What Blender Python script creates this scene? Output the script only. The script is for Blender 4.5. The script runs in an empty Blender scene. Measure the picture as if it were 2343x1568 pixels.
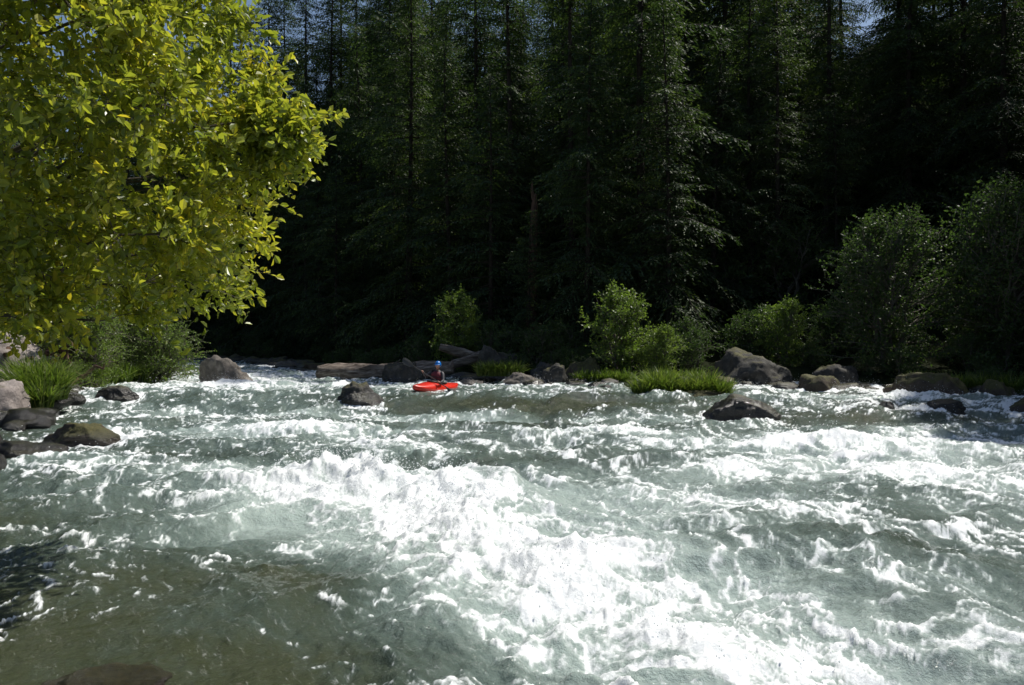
import bpy, math, random
import numpy as np
from mathutils import Vector, Matrix, noise as mn
R = np.random.default_rng(7); random.seed(7)
scene = bpy.context.scene
COL = scene.collection

# ------------------------------------------------------------ helpers
P = R.permutation(256).astype(np.int64); P = np.concatenate([P, P])
GA = R.random(256)*2*np.pi; GX = np.cos(GA); GY = np.sin(GA)
def perlin(x, y, s=0):
    x = x+s*17.37; y = y-s*9.13
    xi = np.floor(x).astype(np.int64); yi = np.floor(y).astype(np.int64)
    xf = x-xi; yf = y-yi
    u = xf*xf*xf*(xf*(xf*6-15)+10); v = yf*yf*yf*(yf*(yf*6-15)+10)
    def g(a, b, dx, dy):
        h = P[P[(a+s*7) & 255]+(b & 255)]
        return GX[h]*dx+GY[h]*dy
    n00 = g(xi, yi, xf, yf); n10 = g(xi+1, yi, xf-1, yf)
    n01 = g(xi, yi+1, xf, yf-1); n11 = g(xi+1, yi+1, xf-1, yf-1)
    return ((n00*(1-u)+n10*u)*(1-v)+(n01*(1-u)+n11*u)*v)*1.5
def fbm(x, y, o, s=0, gain=.5):
    r = 0; a = 1; t = 0
    for i in range(o):
        r = r+a*perlin(x, y, s+i); t += a; a *= gain; x = x*2.03; y = y*2.03
    return r/t
def ridged(x, y, o, s=0, gain=.55):
    r = 0; a = 1; t = 0
    for i in range(o):
        r = r+a*(1-np.abs(perlin(x, y, s+i))*1.7); t += a; a *= gain; x = x*2.1; y = y*2.1
    return np.clip(r/t, 0, 1)
def sstep(a, b, x):
    t = np.clip((x-a)/(b-a), 0, 1); return t*t*(3-2*t)

def build(name, V, faces, mats, midx=None, smooth=False, attrs=None):
    """faces: list of int arrays (n,k)"""
    me = bpy.data.meshes.new(name)
    V = np.asarray(V, dtype=np.float32)
    faces = [np.asarray(f, dtype=np.int32) for f in faces if len(f)]
    loops = np.concatenate([f.ravel() for f in faces])
    tot = np.concatenate([np.full(len(f), f.shape[1], dtype=np.int32) for f in faces])
    start = np.concatenate([[0], np.cumsum(tot)[:-1]]).astype(np.int32)
    me.vertices.add(len(V)); me.vertices.foreach_set('co', V.ravel())
    me.loops.add(len(loops)); me.loops.foreach_set('vertex_index', loops)
    me.polygons.add(len(tot)); me.polygons.foreach_set('loop_start', start)
    try: me.polygons.foreach_set('loop_total', tot)
    except Exception: pass
    if midx is not None: me.polygons.foreach_set('material_index', np.asarray(midx, dtype=np.int32))
    me.polygons.foreach_set('use_smooth', np.full(len(tot), smooth, dtype=bool))
    for k, a in (attrs or {}).items():
        at = me.attributes.new(k, 'FLOAT', 'POINT'); at.data.foreach_set('value', np.asarray(a, dtype=np.float32))
    for m in mats: me.materials.append(m)
    me.update(calc_edges=True); me.validate()
    return me
def obj(name, me, loc=(0, 0, 0), rot=(0, 0, 0), sc=(1, 1, 1), parent=None):
    o = bpy.data.objects.new(name, me); COL.objects.link(o)
    o.location = loc; o.rotation_euler = rot; o.scale = sc
    if parent: o.parent = parent
    return o

class MB:
    def __init__(s): s.V = []; s.F = []; s.M = []; s.A = []; s.n = 0
    def add(s, V, F, m=0, a=None):
        V = np.asarray(V, float); F = np.asarray(F, int)
        if len(F) == 0: return
        s.V.append(V); s.F.append(F+s.n); s.M.append(np.full(len(F), m))
        s.A.append(np.full(len(V), .5) if a is None else a); s.n += len(V)
    def tube(s, pts, rad, k=5, m=0, cap=True):
        pts = np.asarray(pts, float); n = len(pts); rad = np.broadcast_to(rad, (n,))
        T = np.gradient(pts, axis=0); T /= np.linalg.norm(T, axis=1)[:, None]+1e-9
        ref = np.array([0, 0, 1.]) if abs(T[:, 2]).mean() < .8 else np.array([1., 0, 0])
        A = np.cross(T, ref); A /= np.linalg.norm(A, axis=1)[:, None]+1e-9
        B = np.cross(T, A)
        th = np.arange(k)*2*np.pi/k
        V = pts[:, None]+rad[:, None, None]*(np.cos(th)[None, :, None]*A[:, None]+np.sin(th)[None, :, None]*B[:, None])
        i = np.arange(n-1)[:, None]*k; j = np.arange(k)[None]; j2 = (j+1) % k
        F = np.stack([i+j, i+j2, i+k+j2, i+k+j], -1).reshape(-1, 4)
        s.add(V.reshape(-1, 3), F, m)
    def leaves(s, Pn, D, N, L, W, m=1, fold=.25, rnd=None, six=True):
        n = len(Pn)
        D = D/(np.linalg.norm(D, axis=1)[:, None]+1e-9)
        S = np.cross(D, N); S /= np.linalg.norm(S, axis=1)[:, None]+1e-9
        U = np.cross(S, D)
        L = np.broadcast_to(L, (n,))[:, None]; W = np.broadcast_to(W, (n,))[:, None]
        rnd = R.random(n) if rnd is None else rnd
        if six:
            V = np.stack([Pn, Pn+D*L*.28+S*W*.42+U*W*fold, Pn+D*L*.68+S*W*.42+U*W*fold, Pn+D*L-U*L*.08,
                          Pn+D*L*.68-S*W*.42+U*W*fold, Pn+D*L*.28-S*W*.42+U*W*fold], 1).reshape(-1, 3)
            b = np.arange(n)[:, None]*6
            F = np.concatenate([b+np.array([[0, 1, 2, 3]]), b+np.array([[0, 3, 4, 5]])])
            s.add(V, F, m, np.repeat(rnd, 6))
        else:
            V = np.stack([Pn, Pn+D*L*.5+S*W*.5, Pn+D*L, Pn+D*L*.5-S*W*.5+U*W*fold], 1).reshape(-1, 3)
            s.add(V, np.arange(n)[:, None]*4+np.arange(4)[None], m, np.repeat(rnd, 4))
    def mesh(s, name, mats, smooth=False):
        return build(name, np.concatenate(s.V), s.F, mats, np.concatenate(s.M), smooth, {'rnd': np.concatenate(s.A)})

def runit(n):
    v = R.normal(size=(n, 3)); return v/np.linalg.norm(v, axis=1)[:, None]

# ------------------------------------------------------------ materials
def newmat(name):
    m = bpy.data.materials.new(name); m.use_nodes = True
    nt = m.node_tree; nt.nodes.clear(); return m, nt, nt.nodes, nt.links
def ramp(N, stops, interp='LINEAR'):
    r = N.new('ShaderNodeValToRGB'); e = r.color_ramp.elements; r.color_ramp.interpolation = interp
    while len(e) < len(stops): e.new(.5)
    for i, (p, c) in enumerate(stops):
        e[i].position = p; e[i].color = (*c, 1) if len(c) == 3 else c
    return r
def tex_noise(N, Lk, scale, detail=6, rough=.6, coord='Object', vec=None):
    t = N.new('ShaderNodeTexNoise'); t.inputs['Scale'].default_value = scale
    t.inputs['Detail'].default_value = detail; t.inputs['Roughness'].default_value = rough
    if vec is None:
        tc = N.new('ShaderNodeTexCoord'); vec = tc.outputs[coord]
    Lk.new(vec, t.inputs['Vector']); return t

def leafmat(name, stops, trans, tmix=.45, rough=.45, spec=.35):
    m, nt, N, Lk = newmat(name)
    at = N.new('ShaderNodeAttribute'); at.attribute_name = 'rnd'
    oi = N.new('ShaderNodeObjectInfo')
    ad = N.new('ShaderNodeMath'); ad.operation = 'MULTIPLY_ADD'; ad.inputs[1].default_value = .8
    Lk.new(at.outputs['Fac'], ad.inputs[0])
    mu = N.new('ShaderNodeMath'); mu.operation = 'MULTIPLY'; mu.inputs[1].default_value = .2
    Lk.new(oi.outputs['Random'], mu.inputs[0]); Lk.new(mu.outputs[0], ad.inputs[2])
    r = ramp(N, stops); Lk.new(ad.outputs[0], r.inputs[0])
    p = N.new('ShaderNodeBsdfPrincipled'); p.inputs['Roughness'].default_value = rough
    p.inputs['Specular IOR Level'].default_value = spec
    Lk.new(r.outputs[0], p.inputs['Base Color'])
    t = N.new('ShaderNodeBsdfTranslucent')
    mx = N.new('ShaderNodeMixRGB'); mx.blend_type = 'MULTIPLY'; mx.inputs[0].default_value = 1
    mx.inputs[2].default_value = (*trans, 1); Lk.new(r.outputs[0], mx.inputs[1]); Lk.new(mx.outputs[0], t.inputs['Color'])
    ms = N.new('ShaderNodeMixShader'); ms.inputs[0].default_value = tmix
    Lk.new(p.outputs[0], ms.inputs[1]); Lk.new(t.outputs[0], ms.inputs[2])
    o = N.new('ShaderNodeOutputMaterial'); Lk.new(ms.outputs[0], o.inputs[0]); return m
M_ALDER = leafmat('alder_leaf', [(0, (.12, .17, .03)), (.4, (.26, .30, .05)), (.8, (.42, .40, .055)), (1, (.60, .40, .03))], (1.8, 1.75, .75), .5, .34, .7)
M_SHRUB = leafmat('shrub_leaf', [(0, (.035, .06, .018)), (.6, (.06, .10, .027)), (1, (.10, .135, .037))], (1.4, 1.6, .9), .4)
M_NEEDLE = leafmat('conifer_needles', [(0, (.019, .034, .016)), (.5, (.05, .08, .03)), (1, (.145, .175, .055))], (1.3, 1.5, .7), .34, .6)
M_GRASS = leafmat('grass_blades', [(0, (.06, .10, .02)), (.6, (.12, .17, .03)), (1, (.22, .24, .07))], (1.4, 1.6, .8), .4)

def simplemat(name, stops, scale=4, bump=.3, rough=.85, stretch=None, bscale=None, spec=.3):
    m, nt, N, Lk = newmat(name)
    tc = N.new('ShaderNodeTexCoord'); mp = N.new('ShaderNodeMapping')
    if stretch: mp.inputs['Scale'].default_value = stretch
    Lk.new(tc.outputs['Object'], mp.inputs[0])
    n = tex_noise(N, Lk, scale, 8, .65, vec=mp.outputs[0])
    r = ramp(N, stops); Lk.new(n.outputs['Fac'], r.inputs[0])
    n2 = tex_noise(N, Lk, bscale or scale*4, 8, .7, vec=mp.outputs[0])
    b = N.new('ShaderNodeBump'); b.inputs['Strength'].default_value = bump; b.inputs['Distance'].default_value = .05
    Lk.new(n2.outputs['Fac'], b.inputs['Height'])
    p = N.new('ShaderNodeBsdfPrincipled'); p.inputs['Roughness'].default_value = rough
    p.inputs['Specular IOR Level'].default_value = spec
    Lk.new(r.outputs[0], p.inputs['Base Color']); Lk.new(b.outputs[0], p.inputs['Normal'])
    o = N.new('ShaderNodeOutputMaterial'); Lk.new(p.outputs[0], o.inputs[0]); return m
M_BARK = simplemat('conifer_bark', [(.3, (.02, .015, .011)), (.7, (.06, .046, .035))], 3, .6, .9, (3, 3, .5))
M_TWIG = simplemat('alder_bark', [(.3, (.06, .05, .04)), (.7, (.17, .15, .12))], 8, .3)
M_DRIFT = simplemat('driftwood', [(.35, (.06, .045, .034)), (.5, (.19, .15, .12)), (.68, (.42, .36, .30))], 2.5, 1, .85, (.5, 5, 5))
M_SNAG = simplemat('dead_wood', [(.3, (.04, .025, .018)), (.7, (.16, .09, .06))], 3, .8, .85, (4, 4, .5))
M_SOIL = simplemat('forest_floor', [(.3, (.008, .010, .005)), (.5, (.014, .018, .007)), (.7, (.025, .032, .012))], .8, .8, .95, bscale=5, spec=.05)

def rockmat(name, stops, moss=0., wet=.35):
    m, nt, N, Lk = newmat(name)
    n = tex_noise(N, Lk, 2.2, 10, .7)
    r = ramp(N, stops); Lk.new(n.outputs['Fac'], r.inputs[0])
    n3 = tex_noise(N, Lk, 30, 5, .7)
    sp = N.new('ShaderNodeMixRGB'); sp.blend_type = 'OVERLAY'; sp.inputs[0].default_value = .6
    Lk.new(r.outputs[0], sp.inputs[1]); Lk.new(n3.outputs['Fac'], sp.inputs[2])
    g = N.new('ShaderNodeNewGeometry'); sx = N.new('ShaderNodeSeparateXYZ'); Lk.new(g.outputs['Normal'], sx.inputs[0])
    n2 = tex_noise(N, Lk, 1.6, 6, .7)
    a = N.new('ShaderNodeMath'); a.operation = 'MULTIPLY_ADD'; a.inputs[1].default_value = .5
    Lk.new(sx.outputs['Z'], a.inputs[0]); Lk.new(n2.outputs['Fac'], a.inputs[2])
    mr = N.new('ShaderNodeMapRange'); mr.inputs[1].default_value = 1.08-moss; mr.inputs[2].default_value = 1.22-moss
    Lk.new(a.outputs[0], mr.inputs[0])
    mr.clamp = True
    mc = ramp(N, [(.3, (.03, .035, .008)), (.6, (.09, .08, .02)), (.8, (.15, .11, .03))]); Lk.new(n3.outputs['Fac'], mc.inputs[0])
    mx = N.new('ShaderNodeMixRGB'); Lk.new(mr.outputs[0], mx.inputs[0]); Lk.new(sp.outputs[0], mx.inputs[1]); Lk.new(mc.outputs[0], mx.inputs[2])
    # wet dark band near the waterline (world height)
    sz = N.new('ShaderNodeSeparateXYZ'); Lk.new(g.outputs['Position'], sz.inputs[0])
    wr = N.new('ShaderNodeMapRange'); wr.inputs[1].default_value = wet-.1; wr.inputs[2].default_value = wet+.08
    Lk.new(sz.outputs['Z'], wr.inputs[0])
    dk = N.new('ShaderNodeMixRGB'); dk.blend_type = 'MULTIPLY'; dk.inputs[0].default_value = 1
    wc = ramp(N, [(0, (.32, .31, .3)), (1, (1, 1, 1))]); Lk.new(wr.outputs[0], wc.inputs[0])
    Lk.new(mx.outputs[0], dk.inputs[1]); Lk.new(wc.outputs[0], dk.inputs[2])
    rr = ramp(N, [(0, (.22, .22, .22)), (1, (.8, .8, .8))]); Lk.new(wr.outputs[0], rr.inputs[0])
    b = N.new('ShaderNodeBump'); b.inputs['Strength'].default_value = .8; b.inputs['Distance'].default_value = .06
    n4 = tex_noise(N, Lk, 9, 10, .75); Lk.new(n4.outputs['Fac'], b.inputs['Height'])
    p = N.new('ShaderNodeBsdfPrincipled')
    Lk.new(rr.outputs[0], p.inputs['Roughness']); Lk.new(dk.outputs[0], p.inputs['Base Color']); Lk.new(b.outputs[0], p.inputs['Normal'])
    o = N.new('ShaderNodeOutputMaterial'); Lk.new(p.outputs[0], o.inputs[0]); return m
M_RG = rockmat('grey_boulder', [(.3, (.05, .043, .037)), (.5, (.14, .12, .10)), (.7, (.30, .26, .22))], .0, .28)
M_RD = rockmat('dark_wet_boulder', [(.3, (.014, .013, .011)), (.5, (.042, .038, .032)), (.75, (.13, .12, .105))], .22, .5)
M_RM = rockmat('mossy_boulder', [(.3, (.03, .022, .016)), (.5, (.07, .05, .033)), (.75, (.15, .12, .09))], .4, .15)
M_RL = rockmat('pale_boulder', [(.3, (.14, .115, .105)), (.5, (.30, .255, .23)), (.7, (.46, .40, .36))], .1, .12)

# ------------------------------------------------------------ banks
RB = np.array([(60, -60), (30, -10), (22, 5), (16.5, 18), (13.5, 24.5), (8, 27), (4, 27.5), (0, 30), (-3, 33.5), (-9, 40), (-14, 50), (-20, 62), (-30, 72), (-50, 80), (-120, 90), (-400, 110)], float)
LB = np.array([(-4, -60), (-5.2, -5), (-6.2, 5), (-9.5, 12), (-12.3, 18.5), (-15, 26), (-19, 36), (-26, 48), (-40, 56), (-70, 61), (-130, 66), (-400, 80)], float)
def sdist(poly, x, y):
    best = np.full(np.shape(x), 1e9); sg = np.ones(np.shape(x))
    for (ax, ay), (bx, by) in zip(poly[:-1], poly[1:]):
        dx, dy = bx-ax, by-ay; t = np.clip(((x-ax)*dx+(y-ay)*dy)/(dx*dx+dy*dy), 0, 1)
        ex = x-(ax+t*dx); ey = y-(ay+t*dy); d = np.hypot(ex, ey)
        s = np.sign((x-ax)*dy-(y-ay)*dx)
        m = d < best; best = np.where(m, d, best); sg = np.where(m, s, sg)
    return best*sg      # positive = right of the line
def d_right(x, y): return sdist(RB, x, y)
def d_left(x, y): return -sdist(LB, x, y)
def ground_z(x, y):
    x = np.asarray(x, float); y = np.asarray(y, float)
    dr = d_right(x, y)+fbm(x*.25, y*.25, 3, 40)*1.5; dl = d_left(x, y)+fbm(x*.3, y*.3, 3, 44)*1.0
    def prof(d, sl, cap):
        return np.where(d < 0, np.maximum(-1.1, .35*d), .0)+np.clip(d, 0, 3)*.22+np.clip((d-3)*.2, 0, 1.6)+np.clip(np.minimum((d-11)*sl, cap), 0, None)
    z = np.maximum(prof(dr, .62, 8+20*sstep(-22, 12, x+.0*y)+6*sstep(-22, -60, -x)), prof(dl, .5, 12))
    lim = np.where(np.maximum(dr, dl) > 0, 1, .2)
    return z-.12+lim*(fbm(x*.5, y*.5, 4, 50)*.5*np.clip(np.maximum(dr, dl)/3, .15, 1.5))

# ------------------------------------------------------------ rocks list: x,y,w,d,h,mat,name
ROCKS = [
 (-10.6, 29, 2.1, 1.6, 1.05, M_RG), (-4.25, 21.6, 1.15, .9, .55, M_RD), (-11.5, 22.8, 1.15, .8, .42, M_RD),
 (-13.2, 46, 1.5, 1.2, .65, M_RG), (-7.9, 14.4, 1.35, .9, .36, M_RM), (-8.0, 12.7, 1.5, .9, .32, M_RD),
 (-2.15, 4.05, .72, .5, .14, M_RM), (5.6, 19.2, 1.75, 1.2, .52, M_RD), (8.6, 28.2, 2.7, 1.9, 1.35, M_RD),
 (12.2, 23.4, 2.2, 1.5, .8, M_RM), (10.7, 19.6, .95, .7, .33, M_RD), (9.6, 20.1, .4, .4, .25, M_RD), (6.0, 23.2, .5, .4, .25, M_RD),
 (-4.1, 30.2, 1.5, 1.0, .85, M_RD), (-1.6, 29.3, 1.05, .8, .32, M_RG), (.3, 29, 1.6, 1.0, .48, M_RG),
 (1.5, 28.9, 1.0, .8, .8, M_RD), (-.7, 33, 2.0, 1.5, 1.3, M_RD), (1.3, 31.5, 1.4, 1.2, .9, M_RD), (2.7, 29.8, 1.3, 1.1, .9, M_RM),
 (-.2, 31.6, .8, .7, .5, M_RG), (2.6, 28.3, .5, .5, .3, M_RD), (11.0, 26.6, 1.9, 1.4, .95, M_RD), (15.2, 21, 1.9, 1.4, .8, M_RM),
 (-12.3, 18.2, 1.5, 1.8, 1.05, M_RL), (-13.4, 21.6, 1.8, 1.6, 1.2, M_RL), (-12.6, 19.9, .9, .9, .4, M_RM), (-15.6, 25, 2.4, 2.0, 2.1, M_RL),
 (-17.0, 33, 1.8, 1.5, 1.0, M_RM), (-16.0, 29.5, 1.0, .9, .6, M_RM), (-21, 42, 1.5, 1.2, .7, M_RG), (-23, 48, 1.7, 1.2, .8, M_RD),
 (-8.0, 38, 1.2, .9, .5, M_RD), (-10.5, 41.5, 1.3, 1, .6, M_RM), (-17, 57, 1.6, 1.2, .6, M_RD), (-15.5, 52, 1.3, 1, .7, M_RD),
 (-6.9, 35.0, 1.0, .8, .5, M_RD), (7.3, 27.0, .9, .7, .5, M_RM), (13.9, 22.4, 1.2, .9, .6, M_RM), (10.0, 25.3, 1.3, 1.0, .6, M_RM), (13.0, 19.6, 1.0, .8, .45, M_RM), (6.1, 27.3, .8, .6, .5, M_RD), (14.2, 18.9, .8, .7, .4, M_RD),
]

# ------------------------------------------------------------ water field
FX, FY = .58, -.815
def blob(x, y, cx, cy, ra, rc, th=None):
    th = math.atan2(FY, FX) if th is None else th
    dx, dy = x-cx, y-cy; a = dx*math.cos(th)+dy*math.sin(th); c = -dx*math.sin(th)+dy*math.cos(th)
    return np.exp(-(a/ra)**2-(c/rc)**2)
def calm_mask(x, y):     # slack eddy water by the near left shore
    return np.clip(1.1*blob(x, y, -3.1, 4.0, 3.0, 1.8, 1.2)+.8*blob(x, y, -6.8, 8, 3, 1.7)+.8*blob(x, y, -10.6, 17, 3, 1.3), 0, 1)
def water_z(x, y, full=True):
    s = x*FX+y*FY; c = -x*FY+y*FX
    wx = fbm(x*.35, y*.35, 2, 3)*1.2; wy = fbm(x*.35+9, y*.35, 2, 5)*1.2
    calm = calm_mask(x, y)
    amp = (1-.8*calm)
    z = .30*sstep(19.6, 22.6, y+.12*x+.5*perlin(x*.35, y*.1, 71))
    z += .08*np.exp(-((y+.12*x-23)/1.0)**2)*sstep(-8, -3, x)*(1-sstep(3, 8, x))
    z -= .10*np.exp(-((y+.12*x-19.2)/.8)**2)*sstep(-9, -4, x)
    r1 = ridged((s+wx)*.36, (c+wy)*.24, 2, 11)
    z += amp*(r1-.62)*.26
    r2 = ridged((s+wx)*.95, (c+wy)*.7, 3, 21)
    z += amp*(r2-.6)*.15
    # breaking hole and its tail
    z += .38*blob(x, y, -1.9, 10.1, 1.7, .6, -.25)*(.6+.8*r2)-.18*blob(x, y, -2.6, 11.6, 2.0, .7, -.25)
    z += .16*blob(x, y, -.3, 7.4, 1.3, .8)-.08*blob(x, y, -1.9, 6.8, .8, .6)
    z += .20*blob(x, y, -4.3, 15.8, 1.3, .5, 0)+.14*blob(x, y, 1.9, 15.7, 1.2, .4, 0)
    z += .22*blob(x, y, 5.6, 13.2, 1.8, .6, -.1)+.18*blob(x, y, 7, 10.4, 1.6, .7, .1)
    z += .13*blob(x, y, 3.2, 6.7, 1.0, .5, -.4)+.06*blob(x, y, .9, 4.9, .9, .4, -.5)
    z += .1*blob(x, y, -12, 38, 5, 1.2, .1)+.12*blob(x, y, -9, 27, 3, .8, .1)
    if full:
        z += (.25+.75*amp)*fbm((x+wx)*1.9, (y+wy)*2.6, 5, 31, .6)*.08
    k = np.exp(-((x+2.5)**2+(y-24.4)**2)/1.3**2)
    z = z*(1-k)+k*.36
    return z
FO = [(-1.7, 9.4, 1.75, 1.0, -.3, 1.2), (-.5, 7.4, 1.5, .8, None, .98), (.5, 5.7, 1.25, .72, None, .84), (1.2, 4.6, 1.1, .62, None, .7),
      (-2.9, 10.5, .9, .5, -.2, .8), (-4.2, 15.9, 1.5, .7, -.1, .8), (-2.4, 13.8, 1.3, .6, -.3, .6), (1.9, 15.6, 1.3, .45, 0, .7),
      (5.3, 13.3, 2.4, 1.0, -.1, .75), (7.0, 10.6, 2.2, 1.2, 0, .7), (9, 15, 2.5, .8, 0, .55), (4.5, 11.2, 1.8, .9, 0, .4),
      (-1.5, 19.4, 3.0, .5, -.12, .4), (3.5, 18.6, 3.0, .5, -.12, .4), (8, 17.3, 3.0, .6, -.1, .35), (-7, 19.5, 3, .9, 0, .45),
      (-10, 27, 5, 2.4, 0, .50), (-12, 36, 6, 4, 0, .6), (-15, 50, 7, 8, 0, .6), (10, 22, 3.5, .7, -.15, .5), (-3, 27.5, 3, .7, 0, .45), (5, 25.5, 4, .6, 0, .4),
      (-6, 11.5, 1.5, .5, 0, .3), (-7.5, 16.2, 1.8, .6, .1, .4), (2.4, 8.6, 1.8, 1.0, None, .42), (2.8, 5.0, 1.6, .8, None, .36), (0, 9, 1.3, .7, None, .35)]
DK = [(3.3, 6.7, .9, .40, -.3, .65), (-3.9, 10.0, .8, .6, 0, .4), (-1.6, 6.1, .9, .42, None, .55), (0, 21.2, 4.5, .9, -.12, .9), (-1.2, 4.4, .9, .6, None, .5),
      (0.6, 11.9, 1.4, .5, 0, .4), (2.6, 12.6, 1.6, .6, 0, .25), (7.5, 19, 3.0, .8, -.1, .5), (4.2, 7.9, .7, .4, 0, .3), (-5, 12.5, 1.2, .5, 0, .35), (-.5, 17.3, 2.5, .6, 0, .3), (1.9, 6.6, .7, .35, None, .3)]
def fil(x, y, s, p): return np.clip(1-np.abs(perlin(x, y, s))*1.9, 0, 1)**p
def foam_fields(x, y, z):
    Md = np.full(x.shape, .38); Ar = np.full(x.shape, .50)
    for cx, cy, a, c, th, am in FO:
        b = blob(x, y, cx, cy, a, c, th); Md += am*b*.48; Ar += am*.7*blob(x, y, cx, cy, a*1.5, c*1.6, th)
    for cx, cy, a, c, th, am in DK:
        b = blob(x, y, cx, cy, a, c, th); Md -= am*b*.5; Ar -= am*b*.7
    for r in ROCKS:
        rx, ry, w, d = r[:4]
        q = np.hypot((x-rx)/(w*.62), (y-ry)/(d*.62)); Md += .38*np.exp(-((q-1.0)/.35)**2)*(0 if r[1] < 6 else 1)
        Md += .22*blob(x, y, rx+FX*w*.9, ry+FY*w*.9, w*.9, w*.35)*(0 if r[1] < 16 else 1)
    calm = calm_mask(x, y)
    Md -= .27*calm; Ar -= .5*calm
    s = x*FX+y*FY; c = -x*FY+y*FX
    wx = fbm(x*.55, y*.55, 3, 61)*1.3; wy = fbm(x*.55+9, y*.55, 3, 65)*1.3
    w2x = fbm(x*2.1, y*2.1, 3, 161)*.35; w2y = fbm(x*2.1+9, y*2.1, 3, 165)*.35
    a1 = ridged((s+wx)*.36, (c+wy)*1.1, 5, 81, .72)
    a3 = fbm(s*2.3, c*5.4, 5, 99, .8)
    sx_, cx_ = s+wx+w2x, c+wy+w2y
    f1 = fil(sx_*.7, cx_*1.7, 91, 5); f2 = fil(sx_*1.6, cx_*3.7, 92, 4); f3 = fil(sx_*3.6, cx_*8.5, 93, 3); f4 = fil((s+w2x)*8, (c+w2y)*16, 94, 3)
    g1 = np.clip(.6+1.3*fbm(x*.9, y*.9, 3, 170), 0, 1.3)
    net = .34*f1+.31*f2*g1+.26*f3*g1+.14*f4
    T = .55*(a1-.55)+.42*a3+net-.22
    crest = np.clip((z-np.where(y > 21, .3, 0))*.7, -.12, .22)
    V = Md+T*1.35+crest
    foam = sstep(.26, .97, V)
    aer = np.clip(Ar+.35*fbm(x*.5, y*.5, 3, 120)+.35*T+.3*foam, 0, 1)
    return foam, aer, V

# water mesh: one sheet, tessellated finer near the viewpoint side of the river
ty = [2.6]
while ty[-1] < 230: ty.append(ty[-1]*1.0036)
ty = np.array(ty); Yr = ty-3
ue = .76*(1.11**np.arange(1, 20)); u = np.concatenate([-ue[::-1], np.linspace(-.76, .76, 1050), ue])
X = u[None, :]*ty[:, None]; Y = np.broadcast_to(Yr[:, None], X.shape).copy()
Z = water_z(X, Y)
foam, aer, VV = foam_fields(X, Y, Z)
near = 1-sstep(20, 45, Y)
lump = fbm(X*6, Y*6, 4, 140, .65)
Z = Z+foam*(.05*lump+.015)*(.4+.6*near)+ (1-foam)*.012*fbm(X*5.5, Y*8, 3, 150)*near
chop = np.clip(VV-.8, 0, .6)*near
Z = Z+chop*.14*np.clip(fbm(X*3.3, Y*3.3, 4, 160, .62)+.15, 0, 1)
nr, nc = X.shape
i = (np.arange(nr-1)[:, None]*nc+np.arange(nc-1)[None]).ravel()
F = np.stack([i, i+1, i+nc+1, i+nc], 1)

m, nt, N, Lk = newmat('river_water')
fa = N.new('ShaderNodeAttribute'); fa.attribute_name = 'foam'
aa = N.new('ShaderNodeAttribute'); aa.attribute_name = 'aer'
tc = N.new('ShaderNodeTexCoord'); mp = N.new('ShaderNodeMapping'); mp.inputs['Rotation'].default_value = (0, 0, math.atan2(-FY, FX))
Lk.new(tc.outputs['Object'], mp.inputs[0])
mp2 = N.new('ShaderNodeMapping'); mp2.inputs['Scale'].default_value = (.4, 1.6, 1); Lk.new(mp.outputs[0], mp2.inputs[0])
fn = tex_noise(N, Lk, 13, 10, .85, vec=mp2.outputs[0])
ma = N.new('ShaderNodeMath'); ma.operation = 'MULTIPLY_ADD'; ma.inputs[1].default_value = 2.2; ma.inputs[2].default_value = -1.1
Lk.new(fn.outputs['Fac'], ma.inputs[0])
sm = N.new('ShaderNodeMath'); sm.operation = 'ADD'; Lk.new(fa.outputs['Fac'], sm.inputs[0]); Lk.new(ma.outputs[0], sm.inputs[1])
mr = N.new('ShaderNodeMapRange'); mr.interpolation_type = 'SMOOTHSTEP'; mr.inputs[1].default_value = .10; mr.inputs[2].default_value = .88
Lk.new(sm.outputs[0], mr.inputs[0])
wr = ramp(N, [(0, (.047, .056, .028)), (.3, (.06, .082, .062)), (.65, (.14, .185, .162)), (1, (.37, .445, .41))]); Lk.new(aa.outputs['Fac'], wr.inputs[0])
wp = N.new('ShaderNodeBsdfPrincipled'); wp.inputs['IOR'].default_value = 1.33; wp.inputs['Roughness'].default_value = .09
Lk.new(wr.outputs[0], wp.inputs['Base Color'])
rn = tex_noise(N, Lk, 9, 7, .68, vec=mp.outputs[0])
b1 = N.new('ShaderNodeBump'); b1.inputs['Strength'].default_value = .9; b1.inputs['Distance'].default_value = .06
Lk.new(rn.outputs['Fac'], b1.inputs['Height']); Lk.new(b1.outputs[0], wp.inputs['Normal'])
fp = N.new('ShaderNodeBsdfPrincipled'); fp.inputs['Base Color'].default_value = (.90, .92, .92, 1); fp.inputs['Roughness'].default_value = .4
fp.inputs['Specular IOR Level'].default_value = .5
bn = tex_noise(N, Lk, 22, 8, .75, vec=mp.outputs[0])
b2 = N.new('ShaderNodeBump'); b2.inputs['Strength'].default_value = .6; b2.inputs['Distance'].default_value = .035
Lk.new(bn.outputs['Fac'], b2.inputs['Height']); Lk.new(b2.outputs[0], fp.inputs['Normal'])
ms = N.new('ShaderNodeMixShader'); Lk.new(mr.outputs[0], ms.inputs[0]); Lk.new(wp.outputs[0], ms.inputs[1]); Lk.new(fp.outputs[0], ms.inputs[2])
o = N.new('ShaderNodeOutputMaterial'); Lk.new(ms.outputs[0], o.inputs[0])
M_WATER = m
Vw = np.stack([X.ravel(), Y.ravel(), Z.ravel()], 1)
obj('river_water', build('river_water', Vw, [F], [M_WATER], None, True, {'foam': foam.ravel(), 'aer': aer.ravel()}))

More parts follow.
